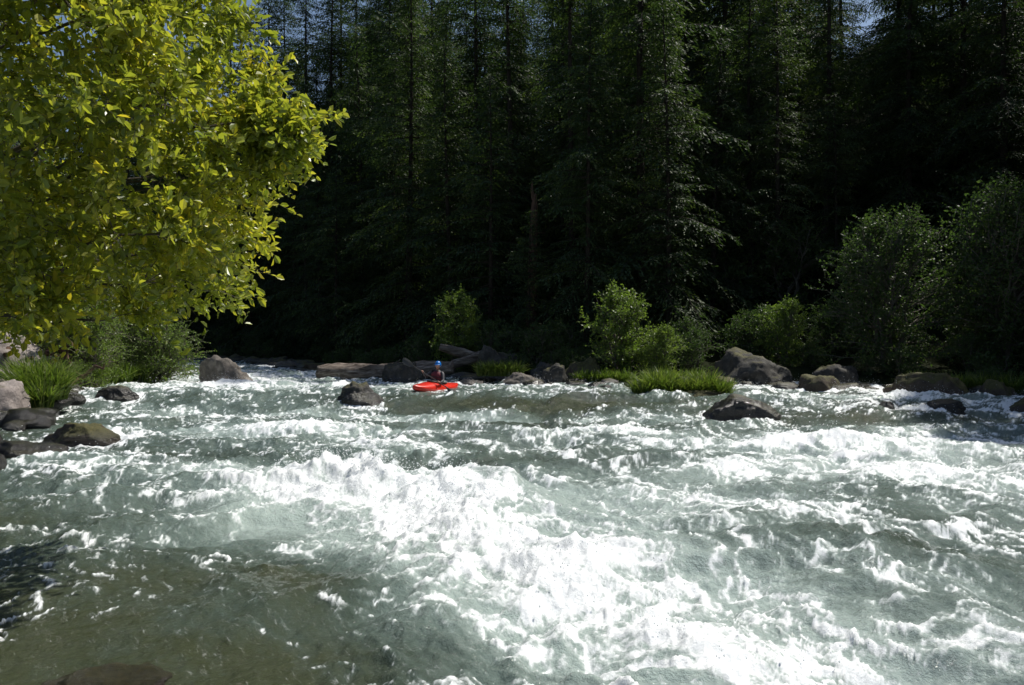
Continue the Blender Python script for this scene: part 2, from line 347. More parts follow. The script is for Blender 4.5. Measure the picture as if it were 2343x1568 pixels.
# spray droplets thrown from the breaking crests
mb = MB(); NS = 9000
w = np.clip(VV-.95, 0, 1)*np.exp(-((X+1.8)/3)**2-((Y-10)/2)**2)*3+np.clip(VV-.95, 0, .4)*(np.abs(X) < .75*Y)*(Y < 30)*(Y > 3.6)
w = (w*ty[:, None]**2).ravel(); w /= w.sum()
ids = R.choice(len(w), NS, p=w)
pc = Vw[ids]+R.normal(size=(NS, 3))*.05; pc[:, 2] += np.abs(R.exponential(.06, NS))+.01
rr = R.uniform(.003, .009, NS)
o8 = np.array([(1, 0, 0), (-1, 0, 0), (0, 1, 0), (0, -1, 0), (0, 0, 1), (0, 0, -1)])
f8 = np.array([(0, 2, 4), (2, 1, 4), (1, 3, 4), (3, 0, 4), (2, 0, 5), (1, 2, 5), (3, 1, 5), (0, 3, 5)])
mb.add((pc[:, None]+rr[:, None, None]*o8[None]).reshape(-1, 3), (np.arange(NS)[:, None, None]*6+f8[None]).reshape(-1, 3))
m, nt, N, Lk = newmat('spray'); p = N.new('ShaderNodeBsdfPrincipled'); p.inputs['Base Color'].default_value = (.85, .87, .88, 1); p.inputs['Roughness'].default_value = .3
o = N.new('ShaderNodeOutputMaterial'); Lk.new(p.outputs[0], o.inputs[0])
obj('water_spray', mb.mesh('water_spray', [m]))

# ------------------------------------------------------------ terrain
def axis(c0, c1, step, far):
    mid = np.arange(c0, c1, step); g = []; d = step
    while sum(g) < far: d *= 1.18; g.append(d)
    g = np.cumsum(g); return np.concatenate([c0-g[::-1], mid, mid[-1]+g])
gx = axis(-50, 50, .6, 900); gy = axis(-6, 110, .6, 900)
GXX, GYY = np.meshgrid(gx, gy); GZ = ground_z(GXX, GYY)
nr, nc = GXX.shape; i = (np.arange(nr-1)[:, None]*nc+np.arange(nc-1)[None]).ravel()
obj('river_bank_ground', build('ground', np.stack([GXX.ravel(), GYY.ravel(), GZ.ravel()], 1), [np.stack([i, i+1, i+nc+1, i+nc], 1)], [M_SOIL], None, True))

# ------------------------------------------------------------ rocks
def rock_mesh(seed, w, d, h, mat, sub=5):
    import bmesh
    bm = bmesh.new(); bmesh.ops.create_icosphere(bm, subdivisions=sub, radius=1)
    of = Vector((seed*3.17, seed*1.3, seed*.7)); rs = random.Random(seed)
    planes = [(Vector((rs.uniform(-1, 1), rs.uniform(-1, 1), rs.uniform(-.3, 1))).normalized(), rs.uniform(.6, .85)) for _ in range(9)]
    planes.append((Vector((rs.uniform(-.25, .25), rs.uniform(-.25, .25), 1)).normalized(), .72))
    for v in bm.verts:
        c = v.co.copy()
        for n, k in planes:
            q = c.dot(n)
            if q > k: c -= n*(q-k)*.88
        f = 1+.20*mn.fractal(c*1.3+of, 1, 2, 5)+.09*mn.fractal(c*4+of, .8, 2, 5)
        c = c*f; v.co = Vector((c.x*w*.58, c.y*d*.58, c.z*h*1.2))
    me = bpy.data.meshes.new('boulder'); bm.to_mesh(me); bm.free(); me.materials.append(mat)
    for p in me.polygons: p.use_smooth = True
    return me
for k, (x, y, w_, d_, h_, mt) in enumerate(ROCKS):
    zb = float(max(water_z(np.array([x]), np.array([y]), False)[0]*.6, ground_z(x, y)-.1)) if y > 10 else -.05
    if k == 6: zb = -.06
    obj('boulder', rock_mesh(k+2, w_, d_, h_, mt, 5 if k < 28 else 4), (x, y, zb), (0, 0, random.uniform(-.4, .4)))
# cobbles along the shores joined as one object
mb = MB(); import bmesh
bmi = bmesh.new(); bmesh.ops.create_icosphere(bmi, subdivisions=2, radius=1); bmi.verts.ensure_lookup_table()
cv = np.array([v.co[:] for v in bmi.verts]); cf = np.array([[v.index for v in f.verts] for f in bmi.faces]); bmi.free()
for poly, n in ((RB, 380), (LB, 230)):
    c = 0
    while c < n:
        kx = R.uniform(-34, 22); ky = R.uniform(9, 75)
        d = abs(sdist(poly, np.array([kx]), np.array([ky]))[0])
        if d > 1.3: continue
        c += 1; s_ = R.uniform(.08, .36)*(1+ky/60)
        nn = np.array([mn.noise(Vector(q*1.4)+Vector((c*3.1, 0, 0))) for q in cv])
        V = cv*(1+.5*nn[:, None])*np.array([s_*R.uniform(.8, 1.5), s_, s_*R.uniform(.45, .8)])
        zz = max(float(ground_z(kx, ky)), .05 if ky < 20 else .22)
        mb.add(V+np.array([kx, ky, zz]), cf)
obj('shoreline_rocks', mb.mesh('shoreline_rocks', [M_RD], True))

# ------------------------------------------------------------ conifers
def conifer(seed, H, Lmax, base=.05, full=1.0, bare=.0, shape=.6):
    mb = MB(); rs = np.random.default_rng(seed)
    zz = np.linspace(0, H, 14); wob = np.stack([np.sin(zz*.2+seed)*.12, np.cos(zz*.17+seed)*.12, zz], 1)
    mb.tube(wob, np.interp(zz, [0, 1, H], [H*.014, H*.009, .02]), 8, 0)
    z0 = H*base; B = []
    while z0 < H-.15:
        t = (z0-H*base)/(H*(1-base)); nb = rs.integers(4, 7)
        clump = .80+.28*math.sin(z0*1.1+seed*2)+rs.uniform(-.15, .15)
        side = rs.random()*6.28
        for q in range(nb):
            if rs.random() < .10+bare: continue
            L = Lmax*((1-t)**shape)*(.7+.3*min(1, t*4+.3))*rs.uniform(.5, 1.2)*clump+.25
            B.append((z0+rs.uniform(-.18, .18), side+q*6.28/nb+rs.uniform(-.4, .4), L, .35*t+rs.uniform(-.15, .12)-.10, rs.uniform(.06, .15)))
        z0 += .52*(1-.5*t)*rs.uniform(.7, 1.3)
    B = np.array(B); n = len(B)
    z, az, L, el, dr = B.T
    dh = np.stack([np.cos(az), np.sin(az), np.zeros(n)], 1); sd = np.stack([-np.sin(az), np.cos(az), np.zeros(n)], 1)
    def pt(idx, s):
        l = L[idx]
        p = dh[idx]*(l*s)[:, None]; p[:, 2] = z[idx]+l*s*el[idx]-dr[idx]*l*l*s*s*.8
        return p
    for k in range(n):
        if L[k] > .8:
            mb.tube(pt(np.full(4, k), np.array([0, .35, .7, 1.])), np.array([.03, .02, .012, .005])*(L[k]/3+.3), 3, 0)
    # planar frond twigs, alternating either side of the branch
    nt_ = np.maximum(8, (L/.10*full).astype(int)); idx = np.repeat(np.arange(n), nt_)
    off = np.concatenate([np.arange(a)/a for a in nt_])
    s = .10+.90*(off+rs.uniform(0, .02, len(off)))
    sg = np.where(np.concatenate([np.arange(a) % 2 for a in nt_]) == 0, -1, 1.)
    lobe = .65+.35*np.sin(off*L[idx]*5+idx*2.3)
    tl = (.38*L[idx]*np.sin(np.clip(1-s, 0, 1)*2.4+.25)*.85+.14)*rs.uniform(.7, 1.15, len(idx))*lobe+.06
    td = dh[idx]*rs.uniform(.55, .85, len(idx))[:, None]+sd[idx]*(sg*rs.uniform(.6, .95, len(idx)))[:, None]
    td[:, 2] += -rs.uniform(.15, .65, len(idx))+el[idx]*.6
    td /= np.linalg.norm(td, axis=1)[:, None]
    p0 = pt(idx, s)
    ns = np.maximum(1, np.ceil(tl/.13)).astype(int); id2 = np.repeat(np.arange(len(idx)), ns)
    q = np.concatenate([(np.arange(a)+.1)/a for a in ns]); pp = p0[id2]+td[id2]*(tl[id2]*q)[:, None]
    pp[:, 2] -= .45*q*q*tl[id2]
    D = td[id2]+rs.normal(size=(len(id2), 3))*.3; D[:, 2] -= .2
    Nn = np.array([0, 0, 1.])+rs.normal(size=(len(id2), 3))*.45
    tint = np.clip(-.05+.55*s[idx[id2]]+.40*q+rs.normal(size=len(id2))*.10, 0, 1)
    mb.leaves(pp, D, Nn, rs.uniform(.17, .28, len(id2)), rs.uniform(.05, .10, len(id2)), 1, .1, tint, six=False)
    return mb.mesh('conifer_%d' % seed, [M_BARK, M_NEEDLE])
CON = [conifer(1, 22, 4.2), conifer(2, 27, 5.0, .04), conifer(3, 19, 3.8, .03), conifer(4, 31, 5.2, .08, .9, .04, .5), conifer(5, 14, 3.6, .02), conifer(6, 26, 3.8, .15, .9, .10, .5)]
EL, AZ = math.radians(58), math.radians(58)
forest = bpy.data.objects.new('conifer_forest', None); COL.objects.link(forest)
pts = []
gaps = [(4.2, 30.0, 15, 2.4), (11, 31, 11, 1.8), (-2.6, 37, 13, 1.8), (-1.2, 40.5, 15, 2.0), (-2.5, 25, 30, 1.6), (4.85, 22.8, 22, 1.9), (12.2, 23.4, 14, 1.8), (-7, 50, 15, 2.3)]     # lanes kept clear of conifers along the sun bearing, added to light chosen spots
def in_gap(x, y):
    for gx_, gy_, L, wd_ in gaps:
        dx, dy = x-gx_, y-gy_; a = dx*math.sin(AZ)+dy*math.cos(AZ); c = abs(dx*math.cos(AZ)-dy*math.sin(AZ))
        if -2 < a < L and c < wd_: return True
    return False
tries = 0
while tries < 20000:
    tries += 1
    x = R.uniform(-110, 62); y = R.uniform(12, 140)
    if abs(x) > .78*y+12: continue
    if x > 30 and y < 25: continue
    d = float(d_right(np.array([x]), np.array([y]))[0])
    sb = 2.8 if x > 10 else (5.5 if x > 2 else 6.5)
    if y > 55: sb = 3.5
    if d < sb or d > 50 or in_gap(x, y): continue
    md = 2.7 if d < 14 else (3.4 if d < 30 else 4.8)
    if any((x-a)**2+(y-b)**2 < md*md for a, b in pts): continue
    pts.append((x, y))
print('conifers', len(pts))
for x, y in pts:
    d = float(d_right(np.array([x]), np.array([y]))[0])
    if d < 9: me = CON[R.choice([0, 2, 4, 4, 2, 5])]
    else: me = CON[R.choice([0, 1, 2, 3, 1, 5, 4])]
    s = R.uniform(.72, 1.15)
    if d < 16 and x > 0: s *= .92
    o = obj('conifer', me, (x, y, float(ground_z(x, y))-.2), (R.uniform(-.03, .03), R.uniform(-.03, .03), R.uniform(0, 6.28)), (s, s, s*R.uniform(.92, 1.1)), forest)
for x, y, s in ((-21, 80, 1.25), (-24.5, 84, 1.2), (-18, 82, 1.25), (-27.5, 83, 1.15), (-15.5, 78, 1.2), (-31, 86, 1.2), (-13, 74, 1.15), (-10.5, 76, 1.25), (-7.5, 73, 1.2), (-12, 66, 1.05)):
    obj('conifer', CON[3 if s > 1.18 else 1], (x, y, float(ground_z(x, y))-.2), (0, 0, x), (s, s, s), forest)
# left bank conifers
lf = bpy.data.objects.new('left_bank_conifers', None); COL.objects.link(lf); lp = []
while len(lp) < 38:
    x = R.uniform(-60, -18); y = R.uniform(18, 60); d = float(d_left(np.array([x]), np.array([y]))[0])
    if d < 7 or d > 40 or any((x-a)**2+(y-b)**2 < 14 for a, b in lp): continue
    lp.append((x, y)); s = R.uniform(.7, .95)
    obj('conifer', CON[R.integers(0, 6)], (x, y, float(ground_z(x, y))-.2), (0, 0, R.uniform(0, 6.28)), (s, s, s), lf)

# individual conifers standing out in the picture
for x, y, k, s in ((-1.2, 40.5, 4, 1.05), (-.2, 44.5, 5, 1.0), (3.2, 42, 5, 1.0), (-6.5, 50, 1, .95), (-9, 58, 1, 1.1), (-17, 74, 3, 1.2), (.9, 37.6, 4, .52)):
    obj('conifer_tree', CON[k], (x, y, float(ground_z(x, y))-.2), (0, 0, x*1.3), (s, s, s))
# broken reddish snag
mb = MB(); zz = np.linspace(0, 1, 9)
mb.tube(np.stack([zz*.25, zz*0, zz*8.4], 1), np.array([.36, .30, .27, .25, .24, .22, .21, .2, .1]), 12, 0)
mb.tube(np.array([(.18, 0, 8.1), (.1, 0, 8.7), (.12, 0, 9.1)]), [.11, .07, .01], 6, 0)
for k in range(14):
    h = R.uniform(2, 8); a = R.uniform(0, 6.28); L = R.uniform(.3, 1.1)
    mb.tube(np.array([(h*.025, 0, h), (h*.025+math.cos(a)*L, math.sin(a)*L, h-.1)]), [.03, .01], 4, 0)
obj('dead_snag', mb.mesh('dead_snag', [M_SNAG]), (.9, 39.5, float(ground_z(.9, 39.5))-.5))

# ------------------------------------------------------------ broadleaf generator
def curve(a, b, n=7, sag=.12, jit=.05):
    a = np.asarray(a, float); b = np.asarray(b, float); t = np.linspace(0, 1, n)[:, None]
    L = np.linalg.norm(b-a); p = a+(b-a)*t; p[:, 2] += (np.sin(t[:, 0]*np.pi))*sag*L
    p[1:-1] += R.normal(size=(n-2, 3))*jit*L*.3
    return p
def leafy(mb, secs, r0, twigs, tlen, lper, ll, lw, six=True, droop=.15, k=3, twigtube=True, smin=.3):
    LP = []; LD = []
    for c in secs:
        n = len(c); L = np.linalg.norm(c[-1]-c[0])
        mb.tube(c, np.linspace(r0, r0*.25, n), k, 0)
        tg = (c[-1]-c[0])/(L+1e-9)
        for j in range(twigs):
            s = smin+(1-smin)*(j+R.random())/twigs
            f = s*(n-1); i0 = min(int(f), n-2); p = c[i0]+(c[i0+1]-c[i0])*(f-i0)
            d = tg*R.uniform(.4, .9)+runit(1)[0]*.8; d[2] += .12; d /= np.linalg.norm(d)
            tl = R.uniform(*tlen); q = np.linspace(0, 1, 4)[:, None]
            tp = p+d*tl*q; tp[:, 2] -= droop*tl*q[:, 0]**2
            if twigtube: mb.tube(tp, np.linspace(r0*.3, r0*.12, 4), 3, 0)
            m_ = lper; u_ = (np.arange(m_)+R.random(m_)*.6)/m_
            pp = p+d*(tl*u_)[:, None]; pp[:, 2] -= droop*tl*u_**2
            LP.append(pp); LD.append(np.tile(d, (m_, 1)))
    Pn = np.concatenate(LP); D = np.concatenate(LD); n = len(Pn)
    D = D*.55+runit(n)*.75; D[:, 2] -= .1
    Nn = np.array([0.1, -.15, .7])+runit(n)*.85
    sc = R.uniform(.55, 1.15, n)
    low = fbm(Pn[:, 0]*1.3+Pn[:, 1], Pn[:, 2]*1.3, 2, 200)
    rnd = np.clip(.45+low*.5+R.normal(size=n)*.22+(R.random(n) < .02)*.5, 0, 1)
    mb.leaves(Pn, D, Nn, ll*sc, lw*sc, 1, .16, rnd, six)
    return n

# foreground alder overhanging from the left shore
mb = MB()
T0 = np.array([-7.2, 7.2, float(ground_z(-7.2, 7.2))-.2])
stems = []
for k, (ex, ey, ez) in enumerate(((-5.6, 6.4, 6.0), (-4.6, 7.2, 5.8), (-6.6, 6.0, 6.8))):
    c = curve(T0+np.array([.15*k, .2*k, 0]), (ex, ey, ez), 12, .02, .03); stems.append(c)
    mb.tube(c, np.linspace(.13, .04, 12), 8, 0)
ST = np.concatenate(stems)
def xedge(z, y):
    e = np.interp(z, [1.7, 1.95, 2.08, 2.32, 2.69, 2.95, 3.19, 3.38, 3.55, 3.93, 4.43, 5.5, 7], [-3.3, -2.5, -2.1, -1.88, -1.9, -1.85, -1.75, -1.62, -1.72, -1.72, -1.9, -2.4, -3.4])
    return e-(.10 if y > 6 else .34)*abs(y-6)-(y > 6.3)*(y-6.3)*.16
mains = []
for k in range(24):
    z = 1.9+3.6*((k+.5)/24); y = R.uniform(4.9, 7.6); x = xedge(z, y)-R.uniform(.35, 1.2)
    s = ST[np.argmin(np.abs(ST[:, 2]-max(.8, z-1.1-R.random()))+R.random(len(ST))*.3)]
    c = curve(s, (x, y, z), 14, .10, .03); mains.append(c); mb.tube(c, np.linspace(.032, .008, 14), 5, 0)
# the bough that pokes out furthest
c = curve(ST[12+6], (-1.5, 6.0, 3.42), 14, .06, .02); mains.append(c); mb.tube(c, np.linspace(.03, .005, 14), 5, 0)
MC = np.concatenate(mains); secs = []
def addtip(x, y, z):
    d = MC-np.array([x, y, z]); dist = np.linalg.norm(d, axis=1)+np.where(MC[:, 0] > x-.1, 3, 0)
    s = MC[np.argmin(dist+R.random(len(dist))*.15)]
    if np.linalg.norm(s-np.array([x, y, z])) > 2.2:
        s = np.array([x, y, z])+(s-np.array([x, y, z]))*.5
    secs.append(curve(s, (x, y, z), 6, .06, .1))
for k in range(480):
    z = R.uniform(1.85, 5.2)
    y = R.uniform(4.4, 7.8); xe = xedge(z, y)-.10
    x = xe-abs(R.random())**1.3*3.0
    addtip(x, y, z+.0)
for k in range(26):
    addtip(-1.52-R.random()*.5, 6+R.normal()*.15, 3.4+R.normal()*.12)
nl = leafy(mb, secs, .006, 10, (.16, .36), 9, .082, .048, True)
print('alder leaves', nl)
obj('alder_tree', mb.mesh('alder_tree', [M_TWIG, M_ALDER]))

def broad(seed, H, W, nl_tips, leafs=.1, twigs=7, lper=8, mat=M_SHRUB, zmin=.15, stems=4, six=False, name='broad'):
    mb = MB(); mains = []
    for k in range(stems):
        a = R.uniform(0, 6.28); e = np.array([math.cos(a)*W*.25*R.random()**.5, math.sin(a)*W*.25*R.random()**.5, H*R.uniform(.7, .92)])
        c = curve((R.normal()*.05*W*.3, R.normal()*.05*W*.3, -.2), e, 10, 0, .06); mains.append(c); mb.tube(c, np.linspace(.012*H+.01, .008, 10), 6, 0)
    MC = np.concatenate(mains); secs = []
    lob = R.uniform(0, 6.28, 3)
    for k in range(nl_tips):
        z = H*(zmin+(1-zmin)*R.random()**.85); t = z/H
        a = R.uniform(0, 6.28); rad = W*.5*(max(0, 1-((t-.42)/.60)**2))**.5*(.8+.28*math.sin(2*a+lob[0])+.15*math.sin(5*a+lob[1]+z*2))
        rr = rad*R.random()**.45
        tip = np.array([math.cos(a)*rr, math.sin(a)*rr, z])
        s = MC[np.argmin(np.linalg.norm(MC-tip*np.array([.3, .3, .75]), axis=1)+R.random(len(MC))*.3)]
        if np.linalg.norm(s-tip) < .05: continue
        secs.append(curve(s, tip, 5, .06, .1))
    leafy(mb, secs, .004*H+.003, twigs, (.05*H+.1, .09*H+.22), lper, leafs, leafs*.6, six)
    return mb.mesh(name, [M_TWIG, mat])
M_ALD2 = leafmat('bank_alder_leaf', [(0, (.08, .12, .03)), (.6, (.15, .21, .045)), (1, (.22, .27, .055))], (1.5, 1.7, .8), .45, .4, .5)
A1 = broad(11, 9, 8, 300, .12, 9, 10, M_ALD2, .12, 4, name='bank_alder')
A2 = broad(12, 6, 6, 240, .11, 8, 11, M_ALD2, .05, 4, name='bank_alder_low')
def put(name, me, x, y, s=1, rz=0, sz=None, dz=0, parent=None):
    return obj(name, me, (x, y, float(ground_z(x, y))-.1+dz), (0, 0, rz), (s, s, sz or s), parent)
for x, y, k, s in ((-17.6, 30, A1, .9), (-16.2, 34, A2, .85), (-20.5, 36, A1, 1.1), (-24, 42, A1, 1.15), (-17.5, 25, A2, 1.0), (-28, 50, A1, 1.3), (-36, 58, A1, 1.3), (-19, 27, A1, 1.2), (-15.2, 20, A2, .5), (-14.6, 26.5, A2, .7), (-14.0, 30.5, A2, .75)):
    put('bank_alder_tree', k, x, y, s, x)
# shrubs on the far bank
S1 = broad(21, 4.0, 4.2, 140, .13, 8, 10, M_ALD2, .03, 6, name='willow_shrub'); S2 = broad(22, 2.2, 3.0, 80, .09, 7, 8, M_SHRUB, .02, 6, name='shrub')
S3 = broad(23, 6.5, 5.8, 260, .13, 8, 10, M_SHRUB, .02, 6, name='tall_shrub'); S4 = broad(24, 1.2, 1.8, 50, .08, 6, 7, M_SHRUB, .0, 5, name='undergrowth_a')
put('willow_shrub', S1, 4.2, 30.6, .92, .4); put('willow_shrub', S1, 5.7, 30.0, .5, 2.4)
put('willow_shrub', S1, 10.8, 31.0, .66, 2); put('willow_shrub', S1, -2.6, 37.0, .95, 4)
put('tall_shrub', S3, 13.8, 28.6, .9, 1); put('tall_shrub', S3, 17.0, 27.0, 1.0, 3)
put('shrub', S2, -4.4, 37, .9, 1); put('shrub', S2, 1.0, 33.5, .9, 2); put('shrub', S2, 7.2, 32.0, .8, 3); put('shrub', S2, -.6, 35.0, 1.1, 5); put('shrub', S2, 14.6, 23.6, .5, 5)
ug = bpy.data.objects.new('undergrowth', None); COL.objects.link(ug); c = 0
while c < 420:
    if c < 260: x = R.uniform(-46, 26); y = R.uniform(14, 90)
    else: x = R.uniform(-20, 40); y = R.uniform(24, 75)
    dr = float(d_right(np.array([x]), np.array([y]))[0]); dl = float(d_left(np.array([x]), np.array([y]))[0])
    if c < 260:
        if not (1.3 < dr < 9 or .8 < dl < 7): continue
        if abs(x-8.6) < 2.2 and y < 30: continue
        s = R.uniform(.5, 1.15)
    else:
        if not 10 < dr < 45: continue
        s = R.uniform(1.2, 2.4)
    c += 1; put('undergrowth_plant', S4 if R.random() < .6 or max(dr, dl) < 3 else S2, x, y, s, R.uniform(0, 6), parent=ug)

# ------------------------------------------------------------ grass
def grass(mb, cx, cy, cz, rad, n, h, spread=.5):
    a = R.uniform(0, 2*np.pi, n); r = rad*np.sqrt(R.random(n)); bx = cx+np.cos(a)*r; by = cy+np.sin(a)*r*.6
    ld = R.uniform(0, 2*np.pi, n); lean = R.uniform(.1, spread+.2, n); hh = h*R.uniform(.5, 1.1, n)
    dirx = np.cos(ld)*lean+np.cos(a)*spread*.7*r/rad; diry = np.sin(ld)*lean+np.sin(a)*spread*.7*r/rad
    sx = -np.sin(ld); sy = np.cos(ld); w = R.uniform(.006, .014, n)*(1+cy/40)
    V = []
    for t, ww in ((0, 1), (.4, .9), (.75, .6), (1, .1)):
        px = bx+dirx*hh*t*t; py = by+diry*hh*t*t; pz = cz+hh*(t-.35*t*t*np.hypot(dirx, diry)*1.2)
        V += [np.stack([px-sx*w*ww, py-sy*w*ww, pz], 1), np.stack([px+sx*w*ww, py+sy*w*ww, pz], 1)]
    V = np.stack(V, 1).reshape(-1, 3); b = np.arange(n)[:, None]*8
    F = np.concatenate([b+np.array([[0, 1, 3, 2]]), b+np.array([[2, 3, 5, 4]]), b+np.array([[4, 5, 7, 6]])])
    mb.add(V, F, 0, np.repeat(R.random(n), 8))
def tuft(name, L):
    mb = MB()
    for a in L: grass(mb, *a)
    obj(name, mb.mesh(name, [M_GRASS]))
tuft('sedge_clump', [(3.9+k*.42, 22.8+.15*math.sin(k*2), .22, .38, 420, R.uniform(.6, 1.05), .6) for k in range(6)])
obj('grass_islet', rock_mesh(77, 3.1, 1.3, .30, M_RM), (4.85, 22.8, .12))
tuft('sedge_clump', [(-12.0, 20.0, .35, .6, 900, 1.15, .6), (-12.6, 20.8, .5, .7, 700, 1.1, .6), (-11.7, 19.3, .2, .35, 400, .8, .6)])
tuft('sedge_clump', [(-1.0+k*.35, 30.2, .5, .35, 250, .7, .7) for k in range(4)])
tuft('sedge_clump', [(2.6+k*.4, 28.7, .3, .3, 200, .6, .7) for k in range(5)])
tuft('sedge_clump', [(12.8+k*.5, 24.4-.3*k, .3, .35, 260, .7, .7) for k in range(5)])
tuft('sedge_clump', [(-14.8+.2*k, 27+k*.8, .3, .5, 260, .9, .7) for k in range(4)])
tuft('sedge_clump', [(5.0+k*.5, 27.9, .4, .3, 160, .55, .7) for k in range(4)])

# ------------------------------------------------------------ logs
def log(name, pts, rad, mat, lump=.12, branches=()):
    pts = np.asarray(pts, float); n = 40
    t = np.linspace(0, len(pts)-1, n); c = np.stack([np.interp(t, range(len(pts)), pts[:, j]) for j in range(3)], 1)
    r = np.interp(t, range(len(rad)), rad)
    mb = MB(); mb.tube(c, r, 20, 0)
    V = mb.V[0]
    for q in range(len(V)):
        cc = c[q//20]; d = V[q]-cc; f = 1+lump*mn.fractal(Vector((d[0]*4+cc[0]*.6, d[1]*4, d[2]*4)), 1, 2, 4); V[q] = cc+d*f
    mb.F.append(np.arange(20)[None, ::-1]); mb.M.append([0]); mb.F.append((np.arange(20)+20*(n-1))[None]); mb.M.append([0])
    for a, b, r1 in branches: mb.tube(curve(a, b, 5, .05, .1), np.linspace(r1, r1*.3, 5), 7, 0)
    me = mb.mesh(name, [mat], True); obj(name, me)
log('driftwood_log', [(-8.1, 33.0, .46), (-6.2, 32.6, .52), (-4.2, 32.2, .66), (-2.4, 31.8, .80)], [.42, .38, .31, .24], M_DRIFT, .4, [((-7.6, 33, .5), (-8.3, 32.6, .2), .12), ((-5, 32.3, .75), (-4.6, 32.2, 1.1), .06)])
log('driftwood_log', [(-3.2, 34.6, 1.6), (-2.3, 34.6, 1.35), (-1.3, 34.5, 1.0)], [.14, .22, .26], M_DRIFT, .4)
log('driftwood_log', [(-2.6, 34, .85), (-1.9, 34, 1.0), (-1.2, 34, 1.25)], [.16, .20, .24], M_DRIFT, .4)
log('driftwood_log', [(2.5, 31.9, .9), (4.2, 32.2, 1.2)], [.15, .12], M_DRIFT, .3)
# root mass on left bank
mb = MB()
for k in range(34):
    a = R.uniform(0, 6.28); s = np.array([-15.2, 25.2, 1.1])+R.normal(size=3)*np.array([.6, .4, .35])
    e = s+np.array([math.cos(a)*R.uniform(.6, 1.6), math.sin(a)*.7-.2, R.uniform(-1.1, .6)])
    mb.tube(curve(s, e, 7, R.uniform(-.2, .3), .35), np.linspace(R.uniform(.06, .16), .02, 7), 6, 0)
obj('tangled_roots', mb.mesh('tangled_roots', [M_SNAG], True))

# ------------------------------------------------------------ kayak, paddler, paddle
def pmat(name, col, rough=.5, coat=0):
    m, nt, N, Lk = newmat(name); p = N.new('ShaderNodeBsdfPrincipled'); n = tex_noise(N, Lk, 14, 5, .6)
    r = ramp(N, [(.35, tuple(c*.8 for c in col)), (.65, tuple(min(1, c*1.1) for c in col))]); Lk.new(n.outputs['Fac'], r.inputs[0]); Lk.new(r.outputs[0], p.inputs['Base Color'])
    p.inputs['Roughness'].default_value = rough; p.inputs['Coat Weight'].default_value = coat
    o = N.new('ShaderNodeOutputMaterial'); Lk.new(p.outputs[0], o.inputs[0]); return m
K_RED = pmat('red_plastic', (.75, .03, .015), .3, .3); K_BLK = pmat('neoprene', (.02, .02, .022), .6); K_SKIN = pmat('skin', (.48, .27, .19), .5)
K_BLUE = pmat('blue_helmet', (.01, .16, .55), .25, .5); K_VEST = pmat('life_vest', (.16, .02, .03), .7); K_JKT = pmat('dry_top', (.035, .035, .045), .6)
K_CARB = pmat('paddle_shaft', (.03, .03, .03), .3); K_EYE = pmat('eye', (.03, .02, .015), .2); K_WHT = pmat('pale_trim', (.7, .7, .7), .5)
KL = Vector((-2.35, 24.4, .34)); HEAD = math.atan2(-.90, -.44)
def emp(name):
    e = bpy.data.objects.new(name, None); COL.objects.link(e); e.location = KL; e.rotation_euler = (math.radians(-6), math.radians(-1), HEAD); return e
kay = emp('kayak')
ns, kk = 41, 28
xs = np.linspace(-1.25, 1.35, ns); V = []
for x in xs:
    t = (x-.05)/1.3; wdt = .325*max(1e-3, 1-abs(t)**2.6)**.75; rock = .20*abs(t)**2.4
    dk = .20+.05*math.exp(-((x-.35)/.45)**2)-.10*abs(t)**2; dk = dk+rock*.35; bt = -.13+rock
    for j in range(kk):
        th = 2*math.pi*j/kk; cy = math.cos(th); sz = math.sin(th)
        yy = wdt*np.sign(cy)*abs(cy)**.75
        mid = .04+rock*.5; zz = mid+(dk-mid)*sz**1 if sz > 0 else mid+(mid-bt)*np.sign(sz)*abs(sz)**.6
        V.append((x, yy, zz))
V = np.array(V); F = [];
for a in range(ns-1):
    for j in range(kk): F.append((a*kk+j, a*kk+(j+1) % kk, (a+1)*kk+(j+1) % kk, (a+1)*kk+j))
obj('hull', build('hull', V, [np.array(F), np.arange(kk)[None, ::-1], (np.arange(kk)+(ns-1)*kk)[None]], [K_RED], None, True), parent=kay)
mb = MB(); th = np.linspace(0, 2*np.pi, 33)
mb.tube(np.stack([.02+.42*np.cos(th), .24*np.sin(th), .235+.03*np.cos(th)], 1), .02, 8, 0)
obj('cockpit_rim', mb.mesh('cockpit_rim', [K_BLK], True), parent=kay)
rings = [(1., .232), (.75, .262), (.55, .30), (.42, .36), (.38, .42)]; V = []; F = []
for s_, z in rings:
    for q in th[:-1]: V.append((.02*s_+.42*s_*math.cos(q)*(.9 if s_ < .8 else 1), .24*s_*math.sin(q)*(1.3 if s_ < .6 else 1), z+.03*math.cos(q)*s_))
for a in range(4):
    for j in range(32): F.append((a*32+j, a*32+(j+1) % 32, (a+1)*32+(j+1) % 32, (a+1)*32+j))
obj('spray_deck', build('spray_deck', V, [np.array(F)], [K_BLK], None, True), parent=kay)
for x in (-1.12, 1.2):
    mb = MB(); q = np.linspace(0, math.pi, 9); zt = .235 if x > 0 else .215
    mb.tube(np.stack([x+.07*np.cos(q), 0*q, zt+.045*np.sin(q)-.02], 1), .011, 6, 0); obj('grab_loop', mb.mesh('grab_loop', [K_BLK], True), parent=kay)

